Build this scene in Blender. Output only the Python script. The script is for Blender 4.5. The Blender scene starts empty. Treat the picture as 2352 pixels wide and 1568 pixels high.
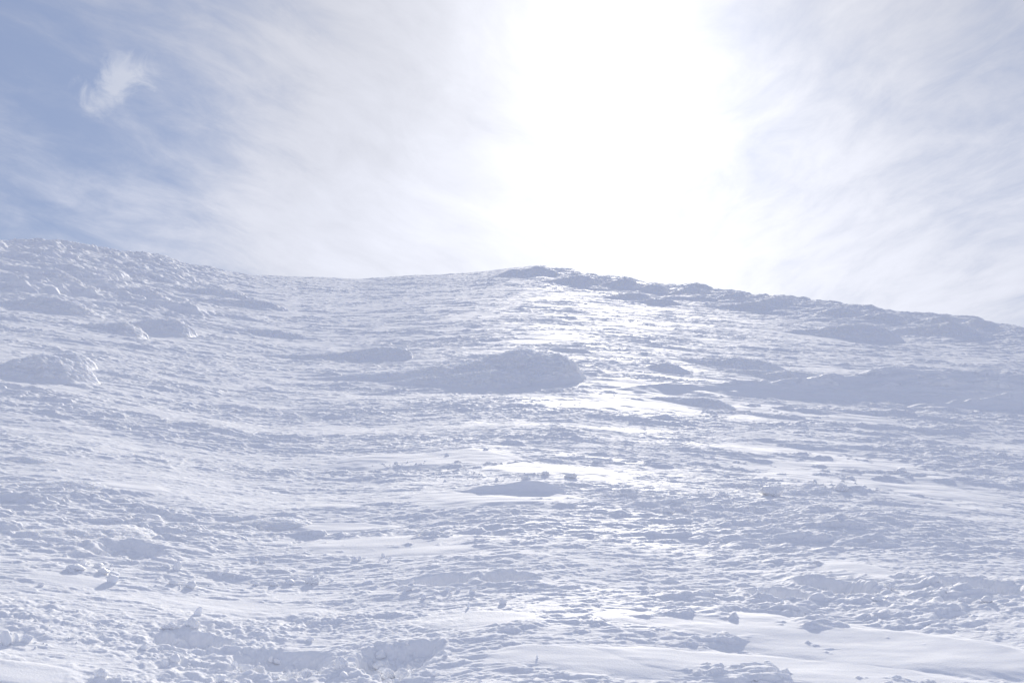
import bpy, math, random, time
import numpy as np
from concurrent.futures import ThreadPoolExecutor

T0 = time.time()
Q = 1.0
F4 = np.float32
PI = math.pi
scene = bpy.context.scene
col = scene.collection

# ------------------------------------------------------------------ camera
EYE = 1.65
FOC = 2352.0       # focal length in units of the photo's 2352-wide preview (36 mm on a 36 mm sensor)
PITCH = math.radians(12.0)
cam = bpy.data.cameras.new("camera")
cam.lens, cam.sensor_width = 36.0, 36.0
cam.clip_start, cam.clip_end = 0.05, 5000.0
co = bpy.data.objects.new("camera", cam)
co.location = (0, 0, EYE)
co.rotation_euler = (PI / 2 + PITCH, 0, 0)
col.objects.link(co)
scene.camera = co


def pix_dir(px, py):
    """direction (x, y, z) of a point of the photograph"""
    u = (px - 1176.0) / FOC
    v = (784.0 - py) / FOC
    c, s = math.cos(PITCH), math.sin(PITCH)
    return u, c - v * s, s + v * c


# ------------------------------------------------------------------ sun and sky
sx, sy, sz = pix_dir(1432, 150)
SUN_AZ = math.atan2(sx, sy)
SUN_EL = math.atan2(sz, math.hypot(sx, sy))
SD = (math.sin(SUN_AZ) * math.cos(SUN_EL), math.cos(SUN_AZ) * math.cos(SUN_EL), math.sin(SUN_EL))

sun = bpy.data.lights.new("sun", 'SUN')
sun.energy = 4.0
sun.angle = math.radians(0.6)
sun.color = (1.0, 0.925, 0.80)
so = bpy.data.objects.new("sun", sun)
so.rotation_euler = (PI / 2 - SUN_EL, 0, PI - SUN_AZ)
so.location = (SD[0] * 60, SD[1] * 60, SD[2] * 60)
col.objects.link(so)


class NT:
    """small helper to write node trees"""
    def __init__(self, tree):
        self.t = tree
        tree.nodes.clear()

    def n(self, typ, **kw):
        nd = self.t.nodes.new(typ)
        for k, v in kw.items():
            setattr(nd, k, v)
        return nd

    def link(self, a, b):
        self.t.links.new(a, b)

    def put(self, sock, v):
        if isinstance(v, bpy.types.NodeSocket):
            self.link(v, sock)
        else:
            sock.default_value = v

    def m(self, op, a, b=0.0, c=0.0, clamp=False):
        nd = self.n('ShaderNodeMath', operation=op, use_clamp=clamp)
        for i, v in enumerate((a, b, c)):
            self.put(nd.inputs[i], v)
        return nd.outputs[0]

    def v(self, op, a, b=(0, 0, 0), out=0):
        nd = self.n('ShaderNodeVectorMath', operation=op)
        self.put(nd.inputs[0], a)
        self.put(nd.inputs[1], b)
        return nd.outputs[out]

    def noise(self, vec, scale, detail=4.0, rough=0.55, dist=0.0):
        nd = self.n('ShaderNodeTexNoise')
        self.put(nd.inputs['Vector'], vec)
        nd.inputs['Scale'].default_value = scale
        nd.inputs['Detail'].default_value = detail
        nd.inputs['Roughness'].default_value = rough
        nd.inputs['Distortion'].default_value = dist
        return nd.outputs[0]

    def ramp(self, x, lo, hi, a=0.0, b=1.0):
        nd = self.n('ShaderNodeMapRange', interpolation_type='SMOOTHSTEP')
        for i, v in enumerate((x, lo, hi, a, b)):
            self.put(nd.inputs[i], v)
        return nd.outputs[0]

    def mix(self, f, a, b):
        nd = self.n('ShaderNodeMix', data_type='RGBA')
        self.put(nd.inputs[0], f)
        self.put(nd.inputs[6], a)
        self.put(nd.inputs[7], b)
        return nd.outputs[2]

    def comb(self, x, y, z):
        nd = self.n('ShaderNodeCombineXYZ')
        for i, v in enumerate((x, y, z)):
            self.put(nd.inputs[i], v)
        return nd.outputs[0]


def unit(px, py):
    d = pix_dir(px, py)
    k = math.sqrt(sum(c * c for c in d))
    return tuple(c / k for c in d)


def build_world():
    w = bpy.data.worlds.new("World")
    scene.world = w
    w.use_nodes = True
    g = NT(w.node_tree)
    STR = 0.1
    K = 1.0 / STR
    out = g.n('ShaderNodeOutputWorld')
    bg = g.n('ShaderNodeBackground')
    bg.inputs[1].default_value = STR
    g.link(bg.outputs[0], out.inputs[0])
    sky = g.n('ShaderNodeTexSky', sky_type='NISHITA', sun_disc=False)
    sky.sun_elevation = SUN_EL
    sky.sun_rotation = SUN_AZ
    sky.altitude = 1500.0
    sky.air_density = 1.0
    sky.dust_density = 0.6
    sky.ozone_density = 1.5
    tc = g.n('ShaderNodeTexCoord')
    d = g.v('NORMALIZE', tc.outputs['Generated'])
    sp = g.n('ShaderNodeSeparateXYZ')
    g.link(d, sp.inputs[0])
    X, Y, Z = sp.outputs
    # angle from the sun, degrees
    cosw = g.v('DOT_PRODUCT', d, SD, out=1)
    ang = g.m('MULTIPLY', g.m('ARCCOSINE', g.m('MINIMUM', cosw, 0.999999)), 57.2958)
    # flat cloud sheet overhead: project the direction on a high plane
    zz = g.m('ADD', g.m('MAXIMUM', Z, 0.0), 0.30)
    P = g.comb(g.m('DIVIDE', X, zz), g.m('DIVIDE', Y, zz), 0.0)
    # bend the streaks a little, then stretch them along the wind aloft
    wob = g.noise(P, 1.3, 2.0)
    px = g.m('ADD', g.m('DIVIDE', X, zz), g.m('MULTIPLY', g.m('SUBTRACT', wob, 0.5), 0.35))
    py = g.m('DIVIDE', Y, zz)
    def streaks(deg, off):
        A = math.radians(deg)
        u = g.m('ADD', g.m('MULTIPLY', px, math.cos(A)), g.m('MULTIPLY', py, math.sin(A)))
        v = g.m('SUBTRACT', g.m('MULTIPLY', py, math.cos(A)), g.m('MULTIPLY', px, math.sin(A)))
        S = g.comb(u, g.m('MULTIPLY', v, 0.50), off)
        return g.noise(S, 3.4, 5.0, 0.58, 0.2), g.noise(S, 15.0, 7.0, 0.64, 0.3)
    bl, fl = streaks(-42, 3.0)
    br, fr = streaks(26, 8.0)
    lr = g.ramp(X, -0.02, 0.16)
    n_big = g.m('ADD', g.m('MULTIPLY', bl, g.m('SUBTRACT', 1.0, lr)), g.m('MULTIPLY', br, lr))
    n_fib = g.m('ADD', g.m('MULTIPLY', fl, g.m('SUBTRACT', 1.0, lr)), g.m('MULTIPLY', fr, lr))
    n_soft = g.noise(P, 1.7, 3.0, 0.5)
    tex = g.m('ADD', g.m('MULTIPLY', n_big, 0.40), g.m('ADD', g.m('MULTIPLY', n_fib, 0.40), g.m('MULTIPLY', n_soft, 0.32)))
    tex = g.m('ADD', 0.56, g.m('MULTIPLY', g.m('SUBTRACT', tex, 0.56), 1.5))
    # cover: thickest round the sun, thinner to the left of it
    front = g.ramp(Y, -0.1, 0.5)
    side = g.m('MULTIPLY', g.ramp(X, -0.52, -0.14), front)
    near = g.ramp(ang, 6.0, 30.0, 1.0, 0.0)
    low = g.ramp(Z, 0.22, 0.42, 1.0, 0.0)
    cover = g.m('ADD', g.m('ADD', 0.10, g.m('MULTIPLY', g.m('SUBTRACT', side, g.m('MULTIPLY', lr, 0.45)), 0.18)), g.m('ADD', g.m('MULTIPLY', near, 0.20), g.m('MULTIPLY', g.m('MULTIPLY', low, side), 0.08)))
    def lobe(px_, py_, deg, amp):
        c = g.v('DOT_PRODUCT', d, unit(px_, py_), out=1)
        a_ = g.m('MULTIPLY', g.m('ARCCOSINE', g.m('MINIMUM', c, 0.999999)), 57.2958 / deg)
        return g.m('MULTIPLY', g.m('EXPONENT', g.m('MULTIPLY', g.m('MULTIPLY', a_, a_), -1.0)), amp)
    # a denser bank left of the sun, clearer sky at the far left and at the right edge
    for lb in ((760, 430, 8, 0.12), (900, 250, 6, 0.05), (-60, 330, 10, -0.16), (290, 190, 6, -0.09), (330, 480, 6, -0.06), (2330, 420, 5, -0.05), (640, 90, 7, -0.14), (1830, 260, 5, -0.10), (2150, 60, 9, -0.03), (2100, 620, 9, 0.05)):
        cover = g.m('ADD', cover, lobe(*lb))
    dens = g.ramp(g.m('ADD', tex, cover), 0.44, 1.02)
    # one small puff by itself to the left
    pd = unit(272, 200)
    off = g.v('SUBTRACT', d, pd)
    pn = g.noise(g.v('MULTIPLY', d, (1, 1, 1)), 34.0, 5.0, 0.6, 0.6)
    so_ = g.n('ShaderNodeSeparateXYZ')
    g.link(off, so_.inputs[0])
    ox, oz = so_.outputs[0], so_.outputs[2]
    oz2 = g.m('SUBTRACT', oz, g.m('MULTIPLY', ox, 0.45))
    dist = g.v('LENGTH', g.comb(g.m('MULTIPLY', ox, 1.0), g.m('MULTIPLY', oz2, 1.45), 0.0), out=1)
    puff = g.m('MULTIPLY', g.ramp(g.m('ADD', dist, g.m('MULTIPLY', g.m('SUBTRACT', pn, 0.5), 0.11)), 0.000, 0.036, 1.0, 0.0), 0.66)
    # light scattered forward by the thin cloud: the bright veil round the sun
    veil1 = g.m('MULTIPLY', g.m('EXPONENT', g.m('MULTIPLY', ang, -1.0 / 7.0)), 1.08)
    # more of it through the long path of air low over the ridge
    hlen = g.m('SQRT', g.m('ADD', g.m('MULTIPLY', X, X), g.m('MULTIPLY', Y, Y)))
    caz = g.m('DIVIDE', g.m('ADD', g.m('MULTIPLY', X, math.sin(SUN_AZ)), g.m('MULTIPLY', Y, math.cos(SUN_AZ))), hlen)
    daz = g.m('MULTIPLY', g.m('ARCCOSINE', g.m('MINIMUM', caz, 0.999999)), 57.2958)
    colm = g.m('EXPONENT', g.m('MULTIPLY', g.m('MULTIPLY', daz, daz), -1.0 / (17.0 * 17.0)))
    veil2 = g.m('MULTIPLY', g.m('MULTIPLY', colm, g.ramp(Z, 0.20, 0.46, 1.0, 0.0)), 0.22)
    veil = g.m('MULTIPLY', g.m('ADD', veil1, veil2), g.m('ADD', 0.62, g.m('MULTIPLY', tex, 0.62)))
    lum = g.m('MULTIPLY', veil, K)
    mot = g.m('MULTIPLY', g.m('ADD', 0.78, g.m('MULTIPLY', tex, 0.36)), g.ramp(Z, 0.27, 0.52, 1.13, 0.92))
    cloud = g.v('ADD', g.v('MULTIPLY', g.comb(lum, lum, lum), (1.0, 0.99, 0.985)), g.v('MULTIPLY', g.comb(mot, mot, mot), (0.60 * K, 0.622 * K, 0.715 * K)))
    # thin high haze over the blue
    skyc = g.v('MULTIPLY', sky.outputs[0], (1.0, 1.0, 1.0))
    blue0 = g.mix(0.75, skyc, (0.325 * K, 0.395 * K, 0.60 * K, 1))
    blue = g.mix(g.ramp(Y, -0.6, 0.3, 1.0, 0.0), blue0, (0.35 * K, 0.412 * K, 0.625 * K, 1))  # unseen sky behind the camera, colour set to fill and tint shaded snow
    veilc = g.v('MULTIPLY', g.comb(veil, veil, veil), (1.05 * K, 1.02 * K, 0.98 * K))
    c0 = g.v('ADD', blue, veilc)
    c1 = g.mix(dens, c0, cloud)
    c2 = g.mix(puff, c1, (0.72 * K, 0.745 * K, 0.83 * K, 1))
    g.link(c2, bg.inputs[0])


build_world()

# ------------------------------------------------------------------ snow materials
SSS = 0.45


def snow_material(name, rough, base, bump, spec=0.5, sss=(SSS, 0.010)):
    m = bpy.data.materials.new(name)
    m.use_nodes = True
    g = NT(m.node_tree)
    out = g.n('ShaderNodeOutputMaterial')
    p = g.n('ShaderNodeBsdfPrincipled')
    g.link(p.outputs[0], out.inputs[0])
    geo = g.n('ShaderNodeNewGeometry')
    pos = geo.outputs['Position']
    nz = g.noise(pos, 0.9, 5.0, 0.6)
    c = g.mix(nz, (*[b * 0.985 for b in base], 1), (*base, 1))
    g.link(c, p.inputs['Base Color'])
    rn = g.noise(g.v('MULTIPLY', pos, (0.6, 1.6, 1.0)), 0.55, 4.0, 0.6)
    g.link(g.ramp(rn, 0.35, 0.65, rough[0], rough[1]), p.inputs['Roughness'])
    p.inputs['Specular IOR Level'].default_value = spec
    p.inputs['IOR'].default_value = 1.31
    p.inputs['Subsurface Weight'].default_value = sss[0]
    p.inputs['Subsurface Radius'].default_value = (1.0, 1.05, 1.15)
    p.inputs['Subsurface Scale'].default_value = sss[1]
    # fine grain of the crystals
    gr = g.noise(pos, 75.0, 3.0, 0.7)
    bp = g.n('ShaderNodeBump')
    bp.inputs['Strength'].default_value = bump
    bp.inputs['Distance'].default_value = 0.006
    g.link(gr, bp.inputs['Height'])
    g.link(bp.outputs[0], p.inputs['Normal'])
    return m


SNOW = snow_material("wind_crusted_snow", (0.62, 0.86), (0.925, 0.93, 0.938), 0.5, 0.10)
RIME = snow_material("rime_crusted_snow", (0.6, 0.75), (0.935, 0.94, 0.945), 0.6, 0.12, (0.9, 0.035))
CLOD = snow_material("loose_snow", (0.5, 0.7), (0.925, 0.93, 0.938), 0.4)
DRIFT = snow_material("smooth_drift_snow", (0.55, 0.75), (0.925, 0.93, 0.938), 0.25)

# ------------------------------------------------------------------ numeric noise
_rng = np.random.RandomState(20)
NP_ = 2048
PERM = _rng.permutation(NP_).astype(np.int32)
GX = np.cos(_rng.rand(NP_) * 2 * PI).astype(F4)
GY = (np.sqrt(1 - GX * GX) * np.where(_rng.rand(NP_) < .5, -1, 1)).astype(F4)
RT = _rng.rand(5, NP_).astype(F4)          # five random numbers for every cell


def cell(ix, iy, seed):
    return PERM[(PERM[(ix + seed * 131) & (NP_ - 1)] + iy + seed * 57) & (NP_ - 1)]


def perlin(x, y, seed):
    fx = np.floor(x); fy = np.floor(y)
    ix = fx.astype(np.int32); iy = fy.astype(np.int32)
    fx = (x - fx).astype(F4); fy = (y - fy).astype(F4)
    p0 = PERM[(ix + seed * 131) & (NP_ - 1)]; p1 = PERM[(ix + 1 + seed * 131) & (NP_ - 1)]
    iy = iy + seed * 57
    c00 = PERM[(p0 + iy) & (NP_ - 1)]; c01 = PERM[(p0 + iy + 1) & (NP_ - 1)]
    c10 = PERM[(p1 + iy) & (NP_ - 1)]; c11 = PERM[(p1 + iy + 1) & (NP_ - 1)]
    gx = fx - 1; gy = fy - 1
    a = GX[c00] * fx + GY[c00] * fy
    b = GX[c10] * gx + GY[c10] * fy
    c = GX[c01] * fx + GY[c01] * gy
    d = GX[c11] * gx + GY[c11] * gy
    ux = fx * fx * fx * (fx * (fx * 6 - 15) + 10)
    uy = fy * fy * fy * (fy * (fy * 6 - 15) + 10)
    a += (b - a) * ux
    c += (d - c) * ux
    return (a + (c - a) * uy) * F4(1.5)


def fbm(x, y, seed, octv=3, gain=0.5):
    s = 0; a = 1.0; f = 1.0
    for i in range(octv):
        s = s + F4(a) * perlin(x * f, y * f, seed + i * 17)
        a *= gain; f *= 2.07
    return s


def sstep(x, a, b):
    t = np.clip((x - a) / (b - a), 0, 1)
    return t * t * (3 - 2 * t)


def scales(x, y, lx, ly, seed, prob, wob=0.22, lump=False):
    """wind-cut scales of crust: low tail to the left, blunt broken head to the right. Height 0..1."""
    X = x / (1.25 * lx); Y = y / (1.5 * ly)
    n1 = perlin(x / lx * 2.3, y / ly * 1.9, seed + 5)
    n2 = perlin(x / lx * 5.1 + 7, y / ly * 4.1, seed + 6)
    n = n1 + F4(0.55) * n2
    ix = np.floor(X).astype(np.int32); iy = np.floor(Y).astype(np.int32)
    best = np.zeros(X.shape, dtype=F4)
    nu = F4(wob) * n; nv = F4(wob * 1.3) * n2
    for dx in (-1, 0, 1):
        for dy in (-1, 0, 1):
            h = cell(ix + dx, iy + dy, seed)
            s = F4(0.45) + F4(0.65) * RT[2][h]
            u = (X - (ix + dx) - RT[0][h]) * F4(1.25) / s + nu
            v = (Y - (iy + dy) - RT[1][h]) * F4(1.5) / s + nv - F4(0.12) * u
            ok = (u > -1) & (u < F4(0.95)) & (np.abs(v) < 1) & (RT[3][h] < prob)
            k = np.nonzero(ok)
            u = u[k]; v = v[k]; s = s[k]
            tail = np.minimum((u + 1) * F4(0.62), 1)
            head = np.minimum((F4(0.95) - u) * F4(3.0 if not lump else 1.6), 1)
            w = F4(0.25) + F4(0.75) * tail
            q = np.clip((1 - (v / w) ** 2) * F4(1.7), 0, 1)
            z = q * (2 - q) * tail * np.sqrt(tail) * head * (2 - head) * s * (F4(0.65) + F4(0.35) * RT[4][h[k]])
            best[k] = np.maximum(best[k], z)
    return best


# ------------------------------------------------------------------ the hill
SKYLINE = [(-700, 470), (-300, 520), (0, 556), (130, 561), (250, 575), (390, 601), (430, 612), (560, 630), (700, 637), (830, 641), (960, 632),
           (1080, 627), (1160, 618), (1232, 612), (1290, 621), (1370, 637), (1450, 644), (1500, 653), (1590, 660), (1700, 678),
           (1790, 686), (1900, 698), (2000, 712), (2100, 725), (2180, 731), (2240, 739), (2352, 756), (2700, 815), (3100, 880)]
RIDGE = [(-700, 84), (0, 90), (390, 103), (600, 115), (830, 122), (1232, 125), (1500, 112), (1900, 96), (2352, 78), (3100, 70)]


def az_el(px, py):
    d = pix_dir(px, py)
    return math.atan2(d[0], d[1]), d[2] / math.hypot(d[0], d[1])


_az = []; _te = []; _rr = []
for px, py in SKYLINE:
    a, e = az_el(px, py)
    _az.append(a); _te.append(e)
rz = [(az_el(px, 640)[0], r) for px, r in RIDGE]
AZ = np.linspace(-PI, PI, 7201)
te = np.interp(AZ, [-PI, -2.2, -1.57, -1.15] + _az + [1.15, 1.57, 2.2, PI], [-.22, -.15, 0.02, 0.22] + _te + [0.10, -0.03, -.16, -.22])
rr = np.interp(AZ, [-PI, -1.2] + [a for a, _ in rz] + [1.2, PI], [70, 70] + [r for _, r in rz] + [70, 70])
kk = np.exp(-np.linspace(-2, 2, 41) ** 2); kk /= kk.sum()          # about 1 degree
rr = np.convolve(np.pad(rr, 20, mode='wrap'), kk, 'valid')
k2 = np.exp(-np.linspace(-2, 2, 9) ** 2); k2 /= k2.sum()
te = np.convolve(np.pad(te, 4, mode='wrap'), k2, 'valid')


def dip(r):
    return 0.08 / (1 + (r / 40.0) ** 2)


STEEP = 0.009       # the last part below the crest is steeper
tanS = te + dip(rr) + EYE / rr - STEEP
# near the eye the many-faceted fan of slopes is blended to a smooth one
kb = np.exp(-np.linspace(-2, 2, 401) ** 2); kb /= kb.sum()
tanS_s = np.convolve(np.pad(tanS, 200, mode='wrap'), kb, 'valid')


def ground(x, y):
    """the smooth hill without its bumps"""
    r = np.hypot(x, y)
    a = np.arctan2(x, y)
    R = np.interp(a, AZ, rr)
    near = sstep(r / R, 0.5, 1.0)
    t = np.interp(a, AZ, tanS_s) * (1 - near) + np.interp(a, AZ, tanS) * near
    R = np.interp(a, AZ, rr)
    z = r * (t - dip(r)) + STEEP * R * sstep(r / R, 0.66, 1.0)
    o = np.maximum(0, r - R)
    z = z - np.where(o < 25, 0.012 * o * o, 0.012 * 625 + 0.6 * (o - 25))
    return z


def at(px, py, rmax=140.0):
    """where a point of the photograph lies on the hill"""
    d = pix_dir(px, py)
    k = math.hypot(d[0], d[1])
    dx, dy, dz = d[0] / k, d[1] / k, d[2] / k
    r = np.exp(np.linspace(math.log(2.5), math.log(rmax), 6000))
    g = ground(dx * r, dy * r) - (EYE + dz * r)
    i = int(np.argmax(g > 0)) if (g > 0).any() else int(np.argmax(g))
    return dx * r[i], dy * r[i], r[i]


def shear(x, y):
    """the crust's grain turns uphill on the right of the foreground"""
    a = np.arctan2(x, y)
    r = np.hypot(x, y)
    k = sstep(a, 0.05, 0.34) * (1 - sstep(r, 9, 17)) * sstep(r, 4.6, 9.0)
    return y - 0.10 * x - 0.32 * k * (x - 0.05 * y)


# smooth wind-packed patches: centre and half-size in the photograph, softness
PATCH = [(1000, 1058, 250, 19, 1.0), (1260, 1076, 190, 15, 1.0), (1150, 1150, 230, 24, .95), (1980, 1490, 560, 50, .82), (1350, 1520, 330, 36, .6),
         (1900, 1560, 700, 40, .78), (160, 1328, 110, 14, .5), (60, 1545, 160, 36, .5), (1700, 945, 500, 20, .7), (1500, 880, 170, 25, .45), (900, 1255, 300, 28, .55),
         (560, 1395, 260, 16, .4), (1950, 1310, 130, 20, .5), (1080, 1425, 170, 12, .55), (760, 1170, 70, 12, .8), (300, 1125, 80, 13, .7),
         (780, 1215, 160, 10, .8), (60, 890, 130, 10, .9), (480, 780, 160, 12, .8), (1050, 715, 200, 20, .35), (1150, 770, 280, 30, .35), (1330, 735, 160, 20, .2), (980, 740, 150, 14, .35), (1950, 1080, 330, 60, .55)]
PW = []
for px, py, hw, hh, k in PATCH:
    c = at(px, py); t = at(px, py - hh); b = at(px, py + hh)
    PW.append((c[0], c[1], hw / FOC * c[2], max(0.2, abs(t[2] - b[2]) * 0.5), k))


def smooth_mask(x, y):
    m = np.zeros(x.shape, F4)
    n = fbm(x * 0.9, y * 1.6, 901, 4, 0.6)
    for cx, cy, rx, ry, k in PW:
        q = ((x - cx) / rx) ** 2 + ((y - cy) / ry) ** 2
        q = np.sqrt(q) + 0.22 * n
        np.maximum(m, k * (1 - sstep(q, 0.62, 1.12)), out=m)
    return m


# ------------------------------------------------------------------ mounds and drifts that stand on the hill
MOUNDS = []


class Mound:
    """a mound with a crest line along the wind: crest = [(photo x, crest height above the foot line in photo units), ...], foot = photo y of its front foot"""
    def __init__(s, name, label, cat, crest, foot, style='rime', front=None, back=None, tilt=0.0, group=None, rough=1.0):
        s.name, s.label, s.cat, s.style, s.group, s.rough = name, label, cat, style, group, rough
        xs = np.array([c[0] for c in crest], float); hs = np.array([c[1] for c in crest], float)
        top = float(hs.max()); pk = float(xs[int(hs.argmax())])
        x, y, r = at(pk, foot)
        u = r / FOC
        s.r = r
        df = front if front else (2.3 * top if style == 'rime' else 0.6 * top)
        db = back if back else 2.2 * top
        th = max(0.02, (foot - 620.0) / FOC)          # how much of the front's depth already shows as height
        s.h = max(0.45 * top, top - df * th) * u
        s.df, s.db = df * u, db * u
        s.az = math.atan2(x, y)
        s.cx = x + math.sin(s.az) * s.df
        s.cy = y + math.cos(s.az) * s.df
        s.us = (xs - pk) * u; s.ps = hs / top
        s.vo = np.zeros(len(xs))
        if xs[-1] - xs[0] > 400 and foot > 720 or style == 'drift':
            # a long foot line follows the hill: lay it through the points where it meets the ground
            pts = np.array([at(q, foot)[:2] for q in xs])
            e = pts[-1] - pts[0]
            e /= math.hypot(*e)
            s.az = math.atan2(-e[1], e[0])
            f = np.array([-e[1], e[0]])
            s.cx = x + f[0] * s.df
            s.cy = y + f[1] * s.df
            rel = pts - np.array([x, y])
            s.us = rel @ e
            s.vo = rel @ f
            s.ps = hs * np.hypot(pts[:, 0], pts[:, 1]) / (top * r)
        s.a, s.b = -float(s.us[0]), float(s.us[-1])
        s.tilt = tilt
        s.seed = 5000 + 37 * len(MOUNDS)
        g = np.linspace(-s.a * 1.2, s.b * 1.2, 500)
        p = np.interp(g, s.us, s.ps, left=0, right=0)
        kw = np.exp(-np.linspace(-2, 2, 13) ** 2); kw /= kw.sum()
        p = np.convolve(np.pad(p, 6), kw, 'valid')
        vo = np.interp(g, s.us, s.vo)
        s.gu, s.gp, s.gv = g, p, np.convolve(np.pad(vo, 6, mode='edge'), kw, 'valid')
        MOUNDS.append(s)

    def local(s, x, y):
        dx, dy = x - s.cx, y - s.cy
        c, n = math.cos(s.az), math.sin(s.az)
        u = dx * c - dy * n
        v = dx * n + dy * c - np.interp(u, s.gu, s.gv)
        return u, v

    def bump(s, x, y):
        u, v = s.local(x, y)
        n = fbm(u / s.h * 0.5, v / s.h * 0.6, s.seed, 3, 0.5)
        kn = 0.03 if s.style == 'drift' else 0.13
        un = u + kn * n * s.b; vn = v + kn * n * s.df
        p = np.interp(un, s.gu, s.gp, left=0, right=0).astype(F4)
        wd = 0.06 + 0.94 * np.maximum(p, 0) ** 0.7
        if s.style == 'drift':
            f = np.clip(-vn / (s.df * wd), 0, 1)
            b = np.clip(vn / (s.db * wd), 0, 1)
            c = np.where(vn < 0, (1 - f) ** 0.9, (1 - b) ** 2 * (1 + 2 * b) * 0.5 + 0.5 * (1 - b) ** 2)
        else:
            f = np.clip(-vn / (s.df * wd), 0, 1)
            b = np.clip(vn / (s.db * wd), 0, 1)
            c = np.where(vn < 0, (1 - f * f) ** 1.7, (1 - b * b) ** 1.6)
        return (s.h * p * c).astype(F4)

    def detail(s, x, y, bump):
        u, v = s.local(x, y)
        e = np.clip(bump / s.h, 0, 1)
        if s.style == 'drift':
            q = v + bump
            st = 0.20 * scales(u - 0.8 * q, q + 0.10 * u, 2.2 * s.h, 0.30 * s.h, s.seed + 5, 0.55) * s.h * sstep(e, 0.1, 0.5)
            if s.h < 0.2:
                st = 0
            return st + (0.10 * s.h * fbm(u / s.h * 0.25 - v / s.h * 0.3, (v + bump) / s.h * 1.6 + u / s.h * 0.2, s.seed + 9, 4) * sstep(e, 0.05, 0.4)).astype(F4)
        k = min(s.h, 0.55) * s.rough
        w = v + 0.9 * bump
        d = 0.09 * k * scales(u, w, 1.5 * k, 0.42 * k, s.seed + 4, 0.5, lump=True)
        d = d + 0.10 * k * scales(u, w, 0.80 * k, 0.20 * k, s.seed + 1, 0.6, lump=True)
        d = d + 0.085 * k * scales(u, w, 0.34 * k, 0.09 * k, s.seed + 2, 0.8, lump=True)
        d = d + 0.048 * k * scales(u, w, 0.15 * k, 0.045 * k, s.seed + 3, 0.8, lump=True)
        d = d + 0.04 * k * fbm(u / k * 3, w / k * 5, s.seed + 9, 4, 0.6)
        return d * sstep(e, 0.02, 0.35)


def hump(px, tail, head, hgt):
    """crest of a plain mound: long tail to the left, blunt head to the right"""
    tail = 1.45 * tail; hgt = 0.80 * hgt
    return [(px - tail, 0), (px - 0.7 * tail, 0.16 * hgt), (px - 0.42 * tail, 0.46 * hgt), (px - 0.2 * tail, 0.78 * hgt), (px - 0.06 * tail, 0.97 * hgt), (px, hgt), (px + 0.35 * head, 0.91 * hgt),
            (px + 0.65 * head, 0.68 * hgt), (px + 0.9 * head, 0.36 * hgt), (px + 1.08 * head, 0.08 * hgt), (px + 1.2 * head, 0)]


M = Mound
G_SLOPE = "rime mounds on the open slope"


def SM(label, px, foot, tail, head, hgt, **kw):
    M('rime_mound', label, 'snow mound', hump(px, tail, head, hgt), foot, group=kw.pop('group', G_SLOPE), **kw)


M('rime_mound', 'largest rime mound at mid slope, broad rounded head to the right', 'snow mound',
  [(560, 0), (700, 7), (800, 13), (900, 20), (980, 27), (1050, 38), (1100, 54), (1150, 74), (1205, 88), (1255, 86), (1305, 73), (1342, 52), (1362, 26), (1376, 0)], 886, front=150, back=190, group=G_SLOPE)
M('rime_mound', 'lower lumpy rime mound directly in front of the largest mound', 'snow mound',
  [(800, 0), (900, 10), (1000, 25), (1060, 40), (1110, 51), (1150, 46), (1178, 32), (1198, 12), (1208, 0)], 892, front=80, back=70, group=G_SLOPE)
M('rime_mound', 'long low rime mound behind the largest mound on its left', 'snow mound',
  [(560, 0), (680, 10), (780, 20), (850, 31), (890, 32), (925, 25), (945, 12), (955, 0)], 829, front=62, back=80, group=G_SLOPE)
SM('small isolated rime mound uphill of the largest mound', 1320, 811, 90, 46, 18)
SM('compact rime mound on the bright crust right of the largest mound', 1535, 854, 60, 46, 27)
SM('two humped rime mound right of the compact one, tail to the left', 1710, 850, 140, 90, 40)
SM('low wedge shaped rime mound just above the long drift bank', 1830, 877, 190, 90, 32)
SM('big cauliflower rime mound cut by the left picture edge', 95, 882, 130, 112, 84)
SM('smaller rime shoulder behind the cauliflower mound', 165, 850, 110, 48, 48)
SM('steep headed rime mound with a bright snow gully at its foot', 400, 777, 130, 44, 50)
SM('rounded rime mound left of the bright snow gully', 285, 775, 110, 48, 42)
SM('long flat topped rime mound at the left edge below the shoulder', 120, 722, 140, 96, 40)
SM('blunt rime mound high on the left shoulder', 120, 662, 140, 70, 46)
SM('narrow rime mound right of the blunt one on the shoulder', 330, 690, 120, 56, 32)
SM('low hollowed rime mound below the saddle on the left', 520, 690, 140, 70, 30)
SM('flat rime mound with a smooth shaded tail below the saddle', 590, 712, 160, 66, 26)
SM('faint low rime mound furthest right in the left mound field', 640, 775, 170, 60, 22)
SM('small ragged rime mound at the left edge beside the trodden snow', 60, 1066, 70, 50, 24)
SM('flat ragged rime mound in the left foreground, bright drift at its head', 170, 1136, 150, 66, 36)
SM('broken crust slab with pale broken face in the left foreground', 640, 1222, 110, 70, 38)
SM('long shaded crust bank in the left foreground', 300, 1240, 280, 90, 44)
G_RIDGE = "rime mounds along the right ridge"
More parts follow.
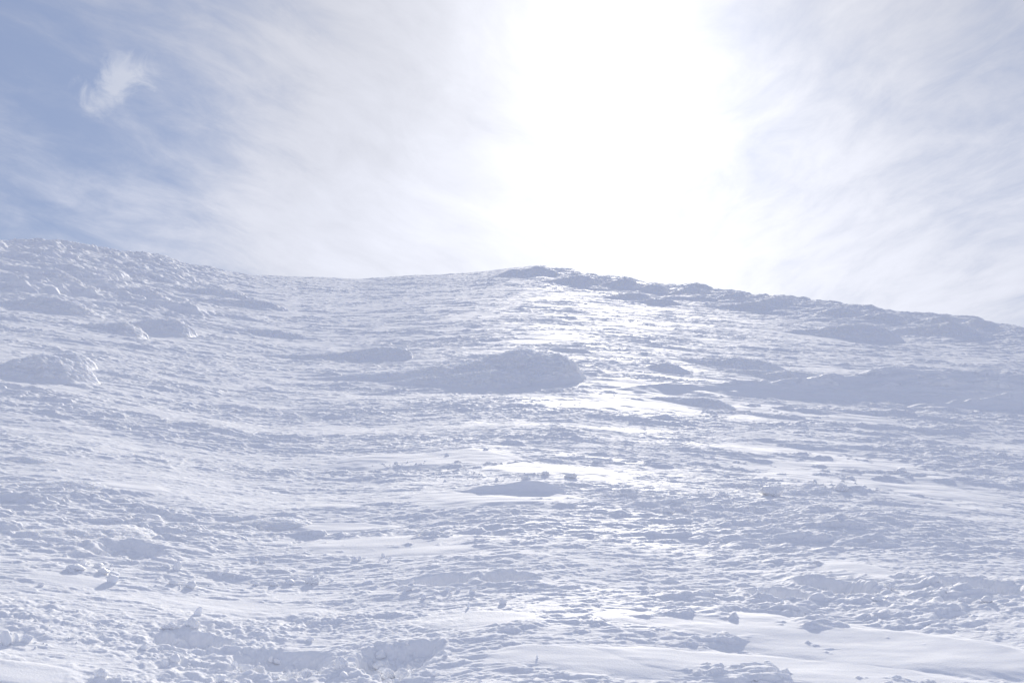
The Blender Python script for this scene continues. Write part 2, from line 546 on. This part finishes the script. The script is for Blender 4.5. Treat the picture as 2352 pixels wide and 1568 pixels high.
for lab, px, py, tl, hd, hg in [
        ('dark rime knob forming the summit', 1232, 634, 86, 60, 26), ('low rime knob just left of the summit', 1180, 634, 44, 30, 18), ('rime knob stepping down right of the summit', 1335, 660, 80, 44, 34),
        ('broad rime knob on the skyline, second step down the ridge', 1435, 666, 70, 44, 33), ('smooth backed rime mound under the second skyline step', 1465, 692, 80, 38, 24),
        ('flat rime knob on the skyline above the smooth backed mound', 1500, 676, 46, 40, 28), ('streaked rime mound below the ridge, right of the smooth backed mound', 1520, 702, 70, 44, 20),
        ('rime knob on the skyline at the third step of the ridge', 1585, 682, 56, 40, 30), ('long rime mound with pale flank midway along the ridge', 1735, 718, 100, 56, 30), ('rime knob on the skyline above the pale flanked mound', 1780, 706, 66, 44, 28),
        ('rime knob on the skyline where the ridge begins to drop', 1690, 696, 60, 44, 26), ('large ragged rime mound below the right ridge', 1980, 784, 150, 80, 50),
        ('wedge rime mound with a bright upper edge at the right', 2190, 780, 150, 66, 46), ('peaked rime knob on the skyline near the right edge', 2165, 752, 66, 56, 32), ('rime knob right of the peaked one on the falling skyline', 2240, 762, 56, 54, 32),
        ('low rime knob on the skyline between the ridge drop and the peaked knob', 1935, 730, 70, 50, 28), ('rime knob on the skyline left of the peaked one', 2035, 743, 70, 50, 28)]:
    SM(lab, px, py, tl, hd, hg, group=G_RIDGE)
G_DRIFT = "smooth wind drifts"
M('snow_drift', 'smooth knife edged snow drift with pointed lip in the centre of the bright patch', 'snow drift',
  [(1030, 0), (1060, 6), (1100, 16), (1150, 26), (1200, 31), (1235, 31), (1265, 27), (1285, 20), (1299, 16), (1303, 0)], 1138, 'drift', front=16, back=130, group=G_DRIFT)
M('snow_drift', 'long shaded drift bank under the right ridge', 'snow drift',
  [(1440, 0), (1540, 9), (1620, 20), (1700, 29), (1850, 33), (1980, 39), (2080, 52), (2160, 66), (2225, 74), (2290, 68), (2360, 66), (2480, 58), (2600, 0)], 929, 'drift', front=150, back=170, group=G_DRIFT)
SM('icy rime face under the left end of the long drift bank', 1640, 938, 150, 46, 30)
M('snow_drift', 'low drift with a bright upper edge at the right picture edge below the long bank', 'snow drift',
  [(2080, 0), (2180, 12), (2280, 26), (2400, 36), (2500, 30), (2560, 0)], 940, 'drift', front=24, back=70, group=G_DRIFT)

FINE = []


def footprint_list():
    # centre x, y in the photo, half length, half width (photo units), depth m, turn
    return [(1790, 1374, 78, 15, 0.10, 0.10), (1925, 1357, 92, 18, 0.11, -0.05), (2255, 1352, 110, 17, 0.12, 0.08), (1165, 1335, 72, 12, 0.08, 0.0),
            (650, 1526, 130, 34, 0.055, 0.0), (905, 1522, 92, 44, 0.06, 0.0), (1000, 1340, 90, 14, 0.07, 0.0), (290, 1262, 90, 20, 0.05, 0.0), (960, 1500, 60, 22, 0.06, 0.2), (440, 1470, 90, 18, 0.05, 0.1)]


FP = []
for px, py, hl, hw, dep, turn in footprint_list():
    c = at(px, py); t = at(px, py - hw); b = at(px, py + hw)
    FP.append((c[0], c[1], hl / FOC * c[2], abs(t[2] - b[2]) * 0.5, dep, turn))

OCT = [  # half-length, half-width, height, fill, seed
    (2.4, 0.55, 0.070, 0.24, 11), (1.05, 0.27, 0.045, 0.36, 23), (0.48, 0.125, 0.029, 0.45, 37),
    (0.25, 0.062, 0.021, 0.58, 51), (0.125, 0.033, 0.0125, 0.70, 67), (0.058, 0.018, 0.0062, 0.75, 71)]
# short stout knobs of rime that roughen the whole crust
KNOB = [(0.34, 0.14, 0.024, 0.35, 131), (0.15, 0.066, 0.014, 0.50, 137), (0.070, 0.034, 0.009, 0.60, 139)]
OCT_FAR = [(3.0, 1.5, 0.80, 0.55, 83), (1.4, 0.75, 0.34, 0.55, 97), (0.55, 0.30, 0.11, 0.6, 101)]


def relief(x, y):
    """height of the snow surface's own relief above the smooth hill, and how far it leans"""
    x = x.astype(F4); y = y.astype(F4)
    r = np.hypot(x, y)
    a = np.arctan2(x, y)
    ys = shear(x, y)
    sm = smooth_mask(x, y)
    mm = np.zeros(x.shape, F4)
    for m in MOUNDS:
        k = np.nonzero(np.hypot(x - m.cx, y - m.cy) < 1.25 * max(m.a, m.b, m.db))
        if len(k[0]):
            mm[k] = np.maximum(mm[k], np.minimum(1, 4 * m.bump(x[k], y[k]) / m.h))
    z = 0.06 * fbm(x * 0.16, ys * 0.28, 301, 4) + 0.025 * fbm(x * 0.7, ys * 1.5, 311, 3)
    z = z * (0.35 + 0.65 * sstep(r, 5, 15))
    # where the crust is broken and where it is nearly whole
    field = fbm(x * 0.22, ys * 0.5, 411, 4, 0.6)
    big = np.clip(0.65 + 1.3 * field, 0.05, 1.5)
    det = np.zeros(x.shape, F4); fine = np.zeros(x.shape, F4)
    wx = x + 0.05 * fbm(x * 3, y * 4, 421, 2)
    wy = ys + 0.03 * fbm(x * 3, y * 4, 431, 2)
    step = 0.0011 * r
    for i, (lx, ly, h, p, sd) in enumerate(OCT):
        vis = sstep(ly / step, 0.45, 1.3)
        if vis.max() <= 0:
            continue
        near_fade = 1.0
        if i < 2:
            near_fade = 0.25 + 0.75 * sstep(r, 8, 22)
        amt = h * vis * near_fade * (big if i < 4 else 0.6 + 0.4 * big)
        if i < 3:
            det = det + amt * scales(wx, wy, lx, ly, sd, p)
        else:
            fine = fine + amt * scales(wx, wy + 0.7 * det, lx, ly, sd, p)
    kf = np.clip(0.55 + 1.3 * fbm(x * 0.30 + 40, ys * 0.7, 441, 4, 0.6), 0.0, 1.5) * (0.28 + 0.72 * sstep(r, 8, 18))
    R = np.interp(a, AZ, rr).astype(F4)
    kf = kf + 2.0 * sstep(r / R, 0.62, 0.85) * (0.7 + 0.3 * field) + 0.45 * sstep(r, 18, 32)
    for lx, ly, h, p, sd in KNOB:
        vis = sstep(ly / step, 0.45, 1.2)
        if vis.max() > 0:
            fine = fine + h * kf * vis * scales(wx, wy + 0.7 * det, lx, ly, sd, p, lump=True)
    # the rimed shoulder at the left and the ridge at the right carry heavy lumps
    shoulder = sstep(r, 32, 50) * (1 - sstep(a, -0.36, -0.20)) * 0.65
    ridge = sstep(r / R, 0.66, 0.88) * sstep(a, 0.0, 0.07) * 0.6
    heavy = np.maximum(shoulder, ridge)
    for lx, ly, h, p, sd in OCT_FAR:
        det = det + h * heavy * scales(x, y, lx, ly, sd, p, lump=True)
    det = det * (1 - 0.9 * mm); fine = fine * (1 - 0.9 * mm)
    # packed drift fills the hollows of the crust; only its tallest bits still poke out
    lvl = sm * np.maximum(0.004, 0.013 + 0.017 * sm + 0.012 * fbm(x * 1.1, ys * 2.3, 511, 3))
    over = det + 0.6 * fine - lvl
    keep = np.maximum(sstep(over, 0.0, 0.02), 1 - sstep(sm, 0.10, 0.60))
    det = np.where(det > lvl, det, lvl + (1 - 0.95 * sstep(sm, 0.1, 0.6)) * (det - lvl))
    fine = fine * keep
    # faint wind ripples on the packed patches
    z = z + sm * 0.004 * fbm(x * 1.3, ys * 6, 501, 3)
    # trodden holes
    for cx, cy, hx, hy, dep, turn in FP:
        kx = np.nonzero((np.abs(x - cx) < 1.6 * hx + .1) & (np.abs(y - cy) < 1.6 * hy + .3))
        if not len(kx[0]):
            continue
        u = x[kx] - cx; v = y[kx] - cy - turn * u
        q = np.sqrt((u / hx) ** 2 + (v / hy) ** 2)
        n = fbm(u * 5 + cx, v * 5 + cy, 601, 3, 0.5)
        q = q + 0.10 * n
        hole = 1 - sstep(q, 0.60, 1.0)
        rim = np.exp(-((q - 1.1) / 0.16) ** 2)
        det[kx] = det[kx] * (1 - 0.85 * hole) - dep * hole + 0.16 * dep * rim
        fine[kx] = fine[kx] * (1 - 0.6 * hole) + hole * 0.55 * dep * np.maximum(0, fbm(u * 11 + cx, v * 11 + cy, 611, 4, 0.6))
    # crumbly churned snow at the bottom left
    ch = np.clip(1.4 * sstep(-a, 0.0, 0.12) * (1 - sstep(r, 5.4, 7.0)) * (0.6 + fbm(x * 1.1, y * 1.5, 641, 2)), 0, 1) * (1 - sm)
    fine = fine + ch * (0.022 * np.abs(fbm(x * 7, y * 7, 651, 4, 0.6)) + 0.02 * fbm(x * 3, y * 4, 661, 3))
    return z.astype(F4), det.astype(F4), fine.astype(F4)


POOL = ThreadPoolExecutor(4)


def in_chunks(fn, x, y, n=48):
    idx = np.array_split(np.arange(x.shape[0]), min(n, x.shape[0]))
    res = list(POOL.map(lambda i: fn(x[i], y[i]), idx))
    return tuple(np.concatenate([r[k] for r in res]) for k in range(len(res[0])))


def grid_mesh(name, P, keep=None, wrap=False):
    """P: rows x cols x 3; keep: mask of quads"""
    R, C, _ = P.shape
    i = np.arange(R - 1, dtype=np.int32)[:, None] * C
    j = np.arange(C - 1, dtype=np.int32)[None, :]
    a = (i + j)
    quads = np.stack([a, a + 1, a + C + 1, a + C], -1)
    quads = quads[keep] if keep is not None else quads.reshape(-1, 4)
    V = P.reshape(-1, 3)
    if keep is not None:
        used = np.zeros(len(V), bool)
        used[quads.ravel()] = True
        remap = np.cumsum(used) - 1
        quads = remap[quads]
        V = V[used]
    return raw_mesh(name, V, quads)


def raw_mesh(name, V, quads):
    me = bpy.data.meshes.new(name)
    me.vertices.add(len(V))
    me.vertices.foreach_set("co", np.ascontiguousarray(V, F4).ravel())
    nq = len(quads); k = quads.shape[1]
    me.loops.add(nq * k)
    me.loops.foreach_set("vertex_index", np.ascontiguousarray(quads, np.int32).ravel())
    me.polygons.add(nq)
    me.polygons.foreach_set("loop_start", np.arange(0, nq * k, k, dtype=np.int32))
    me.update(calc_edges=True)
    return me


def normals(P):
    """unit normals of a grid of points, pointing up"""
    def g(ax):
        D = np.empty_like(P)
        if ax == 0:
            D[1:-1] = P[2:] - P[:-2]; D[0] = P[1] - P[0]; D[-1] = P[-1] - P[-2]
        else:
            D[:, 1:-1] = P[:, 2:] - P[:, :-2]; D[:, 0] = P[:, 1] - P[:, 0]; D[:, -1] = P[:, -1] - P[:, -2]
        return D
    A = g(0); B = g(1)
    N = np.empty_like(P)
    N[..., 0] = A[..., 1] * B[..., 2] - A[..., 2] * B[..., 1]
    N[..., 1] = A[..., 2] * B[..., 0] - A[..., 0] * B[..., 2]
    N[..., 2] = A[..., 0] * B[..., 1] - A[..., 1] * B[..., 0]
    N *= np.where(N[..., 2:3] < 0, F4(-1), F4(1))
    N /= np.maximum(np.sqrt((N * N).sum(-1, keepdims=True)), F4(1e-12))
    return N


def link(name, me, mat, label=None, cat=None, kind=None, group=None, loc=None):
    o = bpy.data.objects.new(name, me)
    if mat is not None and not me.materials:
        me.materials.append(mat)
    col.objects.link(o)
    for k, v in (('label', label), ('category', cat), ('kind', kind), ('group', group)):
        if v:
            o[k] = v
    if loc is not None:
        o.location = loc
    return o


# ------------------------------------------------------------------ build the ground sheet
def ring_axis(lo, hi, f):
    return np.exp(np.linspace(math.log(lo), math.log(hi), int(math.log(hi / lo) / f) + 1))


def build_ground():
    r1 = ring_axis(0.35, 4.3, 0.02)[:-1]
    r2 = ring_axis(4.3, 128.0, 0.00115 * Q)[:-1]
    r3 = ring_axis(128.0, 420.0, 0.02)
    r = np.concatenate([r1, r2, r3])
    half = math.radians(30.5)
    core = np.linspace(-half, half, int(2 * half / (0.00098 * Q)))
    def side(a0, a1, n):
        t = np.linspace(0, 1, n + 1)[1:]
        return a0 + (a1 - a0) * t ** 2.2
    wing = side(half, PI, 100)
    a = np.concatenate([-wing[::-1], core, wing])
    Rg, Ag = np.meshgrid(r, a, indexing='ij')
    x = Rg * np.sin(Ag); y = Rg * np.cos(Ag)
    def f(x, y):
        z, d, e = relief(x, y)
        return (ground(x, y) + z, d, e)
    z, d, e = in_chunks(f, x, y, 200)
    # crust heads lean into the wind
    P = np.empty(x.shape + (3,), F4)
    P[..., 0] = x + 0.2 * d
    P[..., 1] = y - 0.10 * d
    P[..., 2] = z + d
    N = normals(P)
    N = N * F4(0.5)
    N[..., 2] += F4(0.5)
    N[..., 0] += F4(0.06)
    P += N * e[..., None]
    me = grid_mesh("snow_slope", P)
    link("snow_slope_terrain", me, SNOW, kind='structure')
    print("ground", P.shape, round(time.time() - T0, 1))


def build_mound(m):
    st = m.r * 0.0010 * Q
    us = np.arange(-m.a * 1.1, m.b * 1.2, st)
    if len(us) > 900:
        us = np.linspace(-m.a * 1.1, m.b * 1.2, 900)
    stv = max(st * 0.7, (m.df + m.db) * 1.5 / 500)
    vs = np.arange(-m.df * 1.5, m.db * 1.3, stv)
    Ug, Vg = np.meshgrid(us, vs, indexing='xy')
    Vt = Vg + np.interp(Ug, m.gu, m.gv)
    c, n = math.cos(m.az), math.sin(m.az)
    x = m.cx + Ug * c + Vt * n
    y = m.cy - Ug * n + Vt * c
    def f(x, y):
        b = m.bump(x, y)
        z, d0, e0 = relief(x, y)
        d = m.detail(x, y, b)
        return (ground(x, y) + z + d0, b, d)
    z, b, d = in_chunks(f, x, y, 8)
    P = np.empty(x.shape + (3,), F4)
    P[..., 0] = x + (0.0 if m.style == 'drift' else 0.10) * b
    P[..., 1] = y
    P[..., 2] = z + b - 0.02 * m.h - 0.004
    P += normals(P) * d[..., None]
    lo = 0.004 * m.h
    bm = b > lo
    keep = bm[:-1, :-1] | bm[1:, :-1] | bm[:-1, 1:] | bm[1:, 1:]
    base = np.array([m.cx, m.cy, float(ground(np.array([m.cx]), np.array([m.cy]))[0])])
    me = grid_mesh(m.name, P - base.astype(F4), keep)
    link(m.name, me, DRIFT if m.style == 'drift' else RIME, m.label, m.cat, None, m.group, tuple(base))


build_ground()
for m in MOUNDS:
    build_mound(m)
print("mounds", round(time.time() - T0, 1))

# ------------------------------------------------------------------ loose clods, plates and crumbs of snow
import bmesh


def ico(sub):
    bm = bmesh.new()
    bmesh.ops.create_icosphere(bm, subdivisions=sub, radius=1.0)
    V = np.array([v.co for v in bm.verts], F4)
    bm.verts.ensure_lookup_table(); bm.verts.index_update()
    Fc = np.array([[v.index for v in f.verts] for f in bm.faces], np.int32)
    bm.free()
    return V, Fc


ICO = {k: ico(k) for k in (2, 3, 5)}


def clod_mesh(name, w, h, kind, seed, sub):
    """a broken lump of snow: a ball cut by random planes, then crumbled"""
    rg = np.random.RandomState(seed)
    V, Fc = ICO[sub]
    V = V.copy()
    D = V.copy()
    n_cut = {'lump': 9, 'block': 7, 'shard': 8, 'pile': 5}[kind]
    R = np.ones(len(V), F4)
    for i in range(n_cut):
        p = rg.randn(3); p /= np.linalg.norm(p)
        lim = rg.uniform(0.55, 0.85)
        dp = D @ p.astype(F4)
        R = np.minimum(R, np.where(dp > 0.05, lim / np.maximum(dp, 0.05), 9))
    P = D * R[:, None]
    if kind == 'pile':
        P = D * (0.7 + 0.5 * np.abs(perlin(D[:, 0] * 2.3 + 9, D[:, 1] * 1.9 + D[:, 2] * 1.3, seed % 900)))[:, None]
    k = 0.13 if kind != 'pile' else 0.10
    nn = fbm(D[:, 0] * 2.6 + D[:, 2] * 1.3, D[:, 1] * 2.6 - D[:, 2] * 1.1, seed % 997, 4, 0.6)
    P = P * (1 + k * nn)[:, None]
    if kind == 'shard':
        P[:, 1] *= 0.38
        t = rg.uniform(0.35, 0.7)
        c, sn = math.cos(t), math.sin(t)
        P = np.stack([P[:, 0] * c - P[:, 2] * 0.55 * sn, P[:, 1], P[:, 0] * sn + P[:, 2] * 0.55 * c], 1)
        # narrow to a point at the upper end
        zt = (P[:, 2] - P[:, 2].min()) / np.ptp(P[:, 2])
        P[:, 0] = P[:, 0] * (1.1 - 0.45 * zt) + 0.25 * zt
    a = rg.uniform(0, 2 * PI) if kind != 'shard' else rg.uniform(-0.5, 0.5)
    c, sn = math.cos(a), math.sin(a)
    P = np.stack([P[:, 0] * c - P[:, 1] * sn, P[:, 0] * sn + P[:, 1] * c, P[:, 2]], 1)
    P[:, 0] *= w / np.ptp(P[:, 0]); P[:, 0] -= P[:, 0].mean()
    P[:, 1] *= (0.7 * w if kind != 'shard' else 0.4 * w) / np.ptp(P[:, 1])
    P[:, 2] -= P[:, 2].min()
    P[:, 2] *= 1.22 * h / P[:, 2].max()
    P[:, 2] -= 0.22 * h
    return raw_mesh(name, P, Fc)


def surface(x, y):
    X = np.array([[x]]); Y = np.array([[y]])
    z, d, e = relief(X, Y)
    return float(ground(X, Y)[0, 0] + z[0, 0] + d[0, 0] + e[0, 0])


CLODS = [  # photo x, foot y, width, height (photo units), kind, label
    (187, 1296, 20, 14, 'shard', 'tilted snow shard leaning right under the hollow in the left foreground'),
    (227, 1299, 19, 10, 'lump', 'round topped snow clod right of the leaning shard'),
    (174, 1312, 42, 15, 'block', 'wide snow block in front of the leaning shard'),
    (163, 1315, 16, 8, 'block', 'small square snow block at the foot of the wide block'),
    (238, 1317, 24, 11, 'lump', 'low snow clod in front of the round topped clod'),
    (257, 1337, 23, 19, 'lump', 'ball shaped snow clod casting a shadow on the smooth strip at left'),
    (262, 1321, 22, 10, 'block', 'snow slab directly behind the ball shaped clod'),
    (406, 1310, 20, 19, 'block', 'upright snow lump standing on fine crust in the left foreground'),
    (383, 1305, 18, 9, 'lump', 'small clod just left of the upright lump'),
    (398, 1342, 20, 10, 'lump', 'rounded clod below the upright lump'),
    (438, 1348, 24, 13, 'lump', 'clod with an overhanging cap right of the rounded clod'),
    (94, 1343, 15, 9, 'lump', 'small clod at the left end of the smooth strip'),
    (149, 1272, 12, 8, 'lump', 'small clod resting in the hollow above the leaning shard'),
    (34, 1475, 17, 20, 'block', 'upright snow tooth near the lower left corner'),
    (11, 1480, 26, 26, 'lump', 'large round clod at the left picture edge, beside the tooth'),
    (60, 1473, 28, 18, 'lump', 'blocky clod right of the upright tooth'),
    (329, 1486, 24, 11, 'shard', 'thin tilted snow plate lying among churned crumbs'),
    (400, 1518, 24, 15, 'lump', 'clod on the right rim of the shaded hollow, lower left'),
    (381, 1524, 15, 13, 'lump', 'smaller clod left of the one on the hollow rim'),
    (230, 1564, 28, 20, 'lump', 'round clod at the bottom edge in the left corner area'),
    (391, 1447, 42, 16, 'pile', 'broad crumbled snow heap above the shaded hollow'),
    (440, 1443, 36, 22, 'lump', 'heavy rounded clod at the right end of the crumbled heap'),
    (455, 1413, 18, 18, 'shard', 'pointed snow shard standing upright above the crumbled heap'),
    (587, 1338, 15, 8, 'lump', 'lone small clod left of the row of three on fine crust'),
    (630, 1340, 20, 9, 'pile', 'flat crumbly clod, first of the row left of the ribbed lump'),
    (665, 1338, 22, 11, 'lump', 'clod next to the ribbed lump on its left'),
    (719, 1338, 38, 18, 'pile', 'big ribbed snow lump on fine crust left of centre'),
    (762, 1332, 11, 6, 'lump', 'small clod to the right of the ribbed lump'),
    (517, 1321, 17, 11, 'shard', 'small leaning shard on the crust between upright and ribbed lumps'),
    (506, 1321, 11, 8, 'lump', 'little clod touching the small leaning shard'),
    (587, 1284, 11, 8, 'lump', 'tiny upright clod high on the fine crust at left'),
    (602, 1287, 17, 7, 'pile', 'crumbled clod right of the tiny upright one'),
    (814, 1288, 13, 10, 'lump', 'left one of a pair of clods on pale crust'),
    (826, 1286, 12, 10, 'lump', 'right one of a pair of clods on pale crust'),
    (880, 1277, 9, 10, 'lump', 'small upright clod up slope of the pair'),
    (895, 1288, 9, 10, 'shard', 'small pointed clod to the right of the pair'),
    (603, 1472, 11, 10, 'lump', 'small clod on the smooth strip above the long trodden hole'),
    (711, 1470, 24, 10, 'shard', 'thin flat snow plate propped on the smooth strip'),
    (621, 1502, 11, 11, 'lump', 'upright crumb on the far rim of the long trodden hole'),
    (637, 1502, 17, 10, 'lump', 'rounded clod beside the upright crumb on the far rim'),
    (566, 1522, 44, 19, 'block', 'large rounded slab inside the long trodden hole'),
    (538, 1526, 14, 16, 'block', 'little spike of snow at the left end of the trodden hole'),
    (583, 1536, 22, 20, 'lump', 'bulging clod at the right end of the large slab'),
    (645, 1530, 18, 10, 'lump', 'clod in the middle of the trodden hole floor'),
    (668, 1548, 44, 22, 'pile', 'knobbly heap of broken snow in front of the trodden hole'),
    (704, 1556, 34, 24, 'pile', 'spiky heap right of the knobbly heap'),
    (785, 1552, 32, 24, 'block', 'square snow block between the two trodden holes'),
    (506, 1566, 24, 16, 'lump', 'rounded clod at the bottom edge left of the trodden hole'),
    (789, 1566, 24, 13, 'lump', 'clod at the bottom edge below the square block'),
    (630, 1562, 34, 10, 'pile', 'low crumbled ridge of snow at the bottom edge'),
    (743, 1530, 22, 14, 'lump', 'clod at the right end of the trodden hole'),
    (874, 1497, 24, 16, 'block', 'angular block perched on the far rim of the round pit'),
    (872, 1512, 32, 15, 'block', 'flat slab leaning below the perched angular block'),
    (881, 1524, 22, 12, 'lump', 'clod under the leaning slab in the round pit'),
    (924, 1544, 40, 30, 'lump', 'biggest boulder of snow in the round pit'),
    (893, 1542, 32, 22, 'pile', 'crumbled snow left of the biggest boulder in the pit'),
    (861, 1560, 30, 15, 'lump', 'clod on the near left rim of the round pit'),
    (910, 1566, 15, 10, 'lump', 'small clod on the bottom edge below the round pit'),
    (997, 1557, 10, 10, 'lump', 'small upright crumb right of the round pit'),
    (1027, 1362, 15, 13, 'block', 'rounded translucent block right of the broken crust in mid foreground'),
    (1052, 1360, 11, 8, 'lump', 'small clod right of the rounded block'),
    (1034, 1371, 10, 10, 'lump', 'small round clod just in front of the rounded block'),
    (1086, 1364, 18, 17, 'shard', 'translucent snow shard leaning right in the mid foreground'),
    (1153, 1389, 18, 13, 'block', 'angular clod on scaly crust right of the translucent shard'),
    (1076, 1398, 7, 15, 'lump', 'thin upright snow pillar below the translucent shard'),
    (972, 1381, 12, 9, 'lump', 'low clod on the crust left of the thin pillar'),
    (936, 1366, 22, 11, 'block', 'flat broken slab in front of the crust break'),
    (946, 1358, 15, 11, 'shard', 'ragged fragment behind the flat broken slab'),
    (985, 1352, 14, 10, 'lump', 'clod at the right end of the crust break'),
    (1185, 1249, 15, 9, 'lump', 'lone clod on the fine crust below the pointed drift'),
    (1112, 1342, 26, 9, 'pile', 'crumbled snow inside the crescent shaped print'),
    (1180, 1340, 30, 11, 'pile', 'lump of broken crust at the right end of the crescent print'),
    (936, 1485, 11, 9, 'lump', 'small peaked clod on smooth snow above the round pit'),
    (1024, 1519, 12, 6, 'lump', 'flat little clod right of the round pit on smooth snow'),
    (1234, 1520, 5, 8, 'lump', 'tiny standing crumb alone on the smooth lower patch'),
    (1982, 1372, 30, 15, 'block', 'smooth oval block lying in the middle footprint'),
    (2044, 1361, 34, 13, 'pile', 'crumbled snow at the right end of the middle footprint'),
    (2217, 1356, 10, 13, 'shard', 'thin shard standing in the right hand footprint'),
    (2234, 1357, 16, 13, 'block', 'rounded plate beside the thin shard in the footprint'),
    (2269, 1394, 24, 14, 'block', 'clod with a sharp shadow on smooth snow below the right footprint'),
    (2210, 1394, 18, 8, 'lump', 'low clod left of the one with the sharp shadow'),
    (2045, 1390, 22, 10, 'lump', 'rounded clod below the middle footprint'),
    (2015, 1395, 24, 10, 'lump', 'dull clod left of the rounded one below the middle footprint'),
    (1744, 1385, 10, 10, 'lump', 'small upright clod at the left end of the left footprint'),
    (1776, 1379, 12, 10, 'shard', 'small shard on the near rim of the left footprint'),
    (1798, 1404, 9, 7, 'lump', 'small dark clod below the left footprint'),
    (2202, 1336, 13, 7, 'shard', 'small tilted flake uphill of the right footprint'),
    (1772, 1142, 58, 25, 'block', 'largest pyramid shaped snow chunk on the right slope'),
    (1535, 1192, 27, 17, 'lump', 'square headed clod on glazed crust, left of its round neighbour'),
    (1574, 1187, 21, 12, 'lump', 'rounder clod right of the square headed one'),
    (1753, 1116, 13, 13, 'lump', 'small upright clod behind the pyramid chunk'),
    (1659, 1144, 38, 17, 'pile', 'broad crumbled lump left of the pyramid chunk'),
    (1935, 1132, 30, 20, 'pile', 'dark undercut lump right of the pyramid chunk'),
    (1954, 1097, 18, 9, 'lump', 'oval clod above the undercut lump'),
    (2074, 1089, 22, 10, 'lump', 'clod far right, level with the top of the rubble on the right slope'),
    (1667, 1088, 16, 7, 'lump', 'low clod up slope of the broad crumbled lump'),
    (1026, 1052, 11, 8, 'block', 'lone dark clod in the middle of the bright smooth patch'),
    (909, 1068, 10, 6, 'lump', 'small clod at the left on the lower rim of the bright patch'),
    (1116, 1040, 13, 7, 'lump', 'pale clod on the upper rim of the bright patch'),
    (1022, 1105, 7, 5, 'lump', 'tiny clod left above the pointed drift'),
    (1141, 1104, 8, 6, 'lump', 'small clod directly behind the pointed drift'),
    (1312, 1102, 32, 11, 'pile', 'clump of three joined clods behind the tip of the pointed drift'),
    (1209, 1104, 24, 9, 'pile', 'crumbly row of snow behind the crest of the pointed drift'),
    (1368, 1058, 17, 8, 'lump', 'dark clod at the right end of the bright smooth patch'),
    (1252, 1096, 20, 8, 'pile', 'low heap between the crumbly row and the three joined clods'),
]
G_CLOD = "loose snow clods on the slope"
GRID_DONE = []
for i, (px, py, w, h, kind, label) in enumerate(CLODS):
    x, y, r = at(px, py)
    u = r / FOC
    back = 0.25 * w * u
    az = math.atan2(x, y)
    x += math.sin(az) * back; y += math.cos(az) * back
    big = w * 1024 / 2352 > 12
    nm = {'lump': 'snow_clod', 'block': 'snow_block', 'shard': 'snow_shard', 'pile': 'snow_heap'}[kind]
    me = clod_mesh(nm, w * u, h * u * 1.05, kind, 300 + 7 * i, 5 if big else 3)
    o = link(nm, me, CLOD, label, nm.replace('_', ' '), None, G_CLOD, (x, y, surface(x, y) - 0.1 * h * u))

rnd = random.Random(5)


def crumbs(label, group, spots, n, lo, hi):
    meshes = [clod_mesh("snow_crumb", 1, 0.75, 'lump', 4000 + 11 * k, 2) for k in range(5)]
    for k in range(n):
        cx, cy, rx, ry = rnd.choice(spots)
        t = rnd.uniform(0, 2 * PI); q = math.sqrt(rnd.random())
        x, y, r = at(cx + rx * q * math.cos(t), cy + ry * q * math.sin(t))
        sz = rnd.uniform(lo, hi) * r / FOC * (0.7 + 0.6 * rnd.random() ** 3)
        o = link("snow_crumb", rnd.choice(meshes), CLOD, label, 'snow crumb', None, group, (x, y, surface(x, y) - 0.15 * sz))
        o.scale = (sz, sz * rnd.uniform(0.7, 1.1), sz * rnd.uniform(0.6, 1.0))
        o.rotation_euler = (rnd.uniform(-.4, .4), rnd.uniform(-.4, .4), rnd.uniform(0, 6.28))


crumbs('tiny snow crumb among the strewn rubble behind the pointed drift', 'crumbs behind the pointed drift',
       [(1000, 1078, 120, 9), (1100, 1090, 110, 8), (1230, 1098, 90, 7), (930, 1070, 80, 8)], 90, 3, 7)
crumbs('small snow crumb kicked out around the trodden holes at the bottom', 'crumbs round the trodden holes',
       [(640, 1535, 130, 28), (890, 1530, 90, 34), (760, 1545, 60, 20), (420, 1505, 80, 24)], 90, 4, 11)
crumbs('small snow crumb lying among the churned snow in the lower left corner', 'crumbs in the churned corner',
       [(60, 1450, 70, 40), (170, 1440, 110, 40), (250, 1300, 90, 14), (410, 1340, 70, 14)], 60, 4, 10)
crumbs('small snow crumb beside the footprints on the right', 'crumbs beside the footprints',
       [(1800, 1385, 70, 10), (1950, 1370, 90, 12), (2250, 1362, 90, 10), (2010, 1390, 80, 12)], 50, 3, 8)
crumbs('small snow crumb in the rubble around the pyramid chunk', 'crumbs round the pyramid chunk',
       [(1700, 1120, 110, 16), (1880, 1120, 120, 20), (1620, 1160, 90, 14)], 60, 4, 9)


# ------------------------------------------------------------------ render settings
scene.render.engine = 'CYCLES'
scene.cycles.max_bounces = 6
scene.cycles.diffuse_bounces = 4
scene.cycles.use_denoising = True
scene.view_settings.view_transform = 'Standard'
scene.view_settings.look = 'None'
scene.view_settings.exposure = 0.0
scene.view_settings.gamma = 1.0
print("script", round(time.time() - T0, 1))
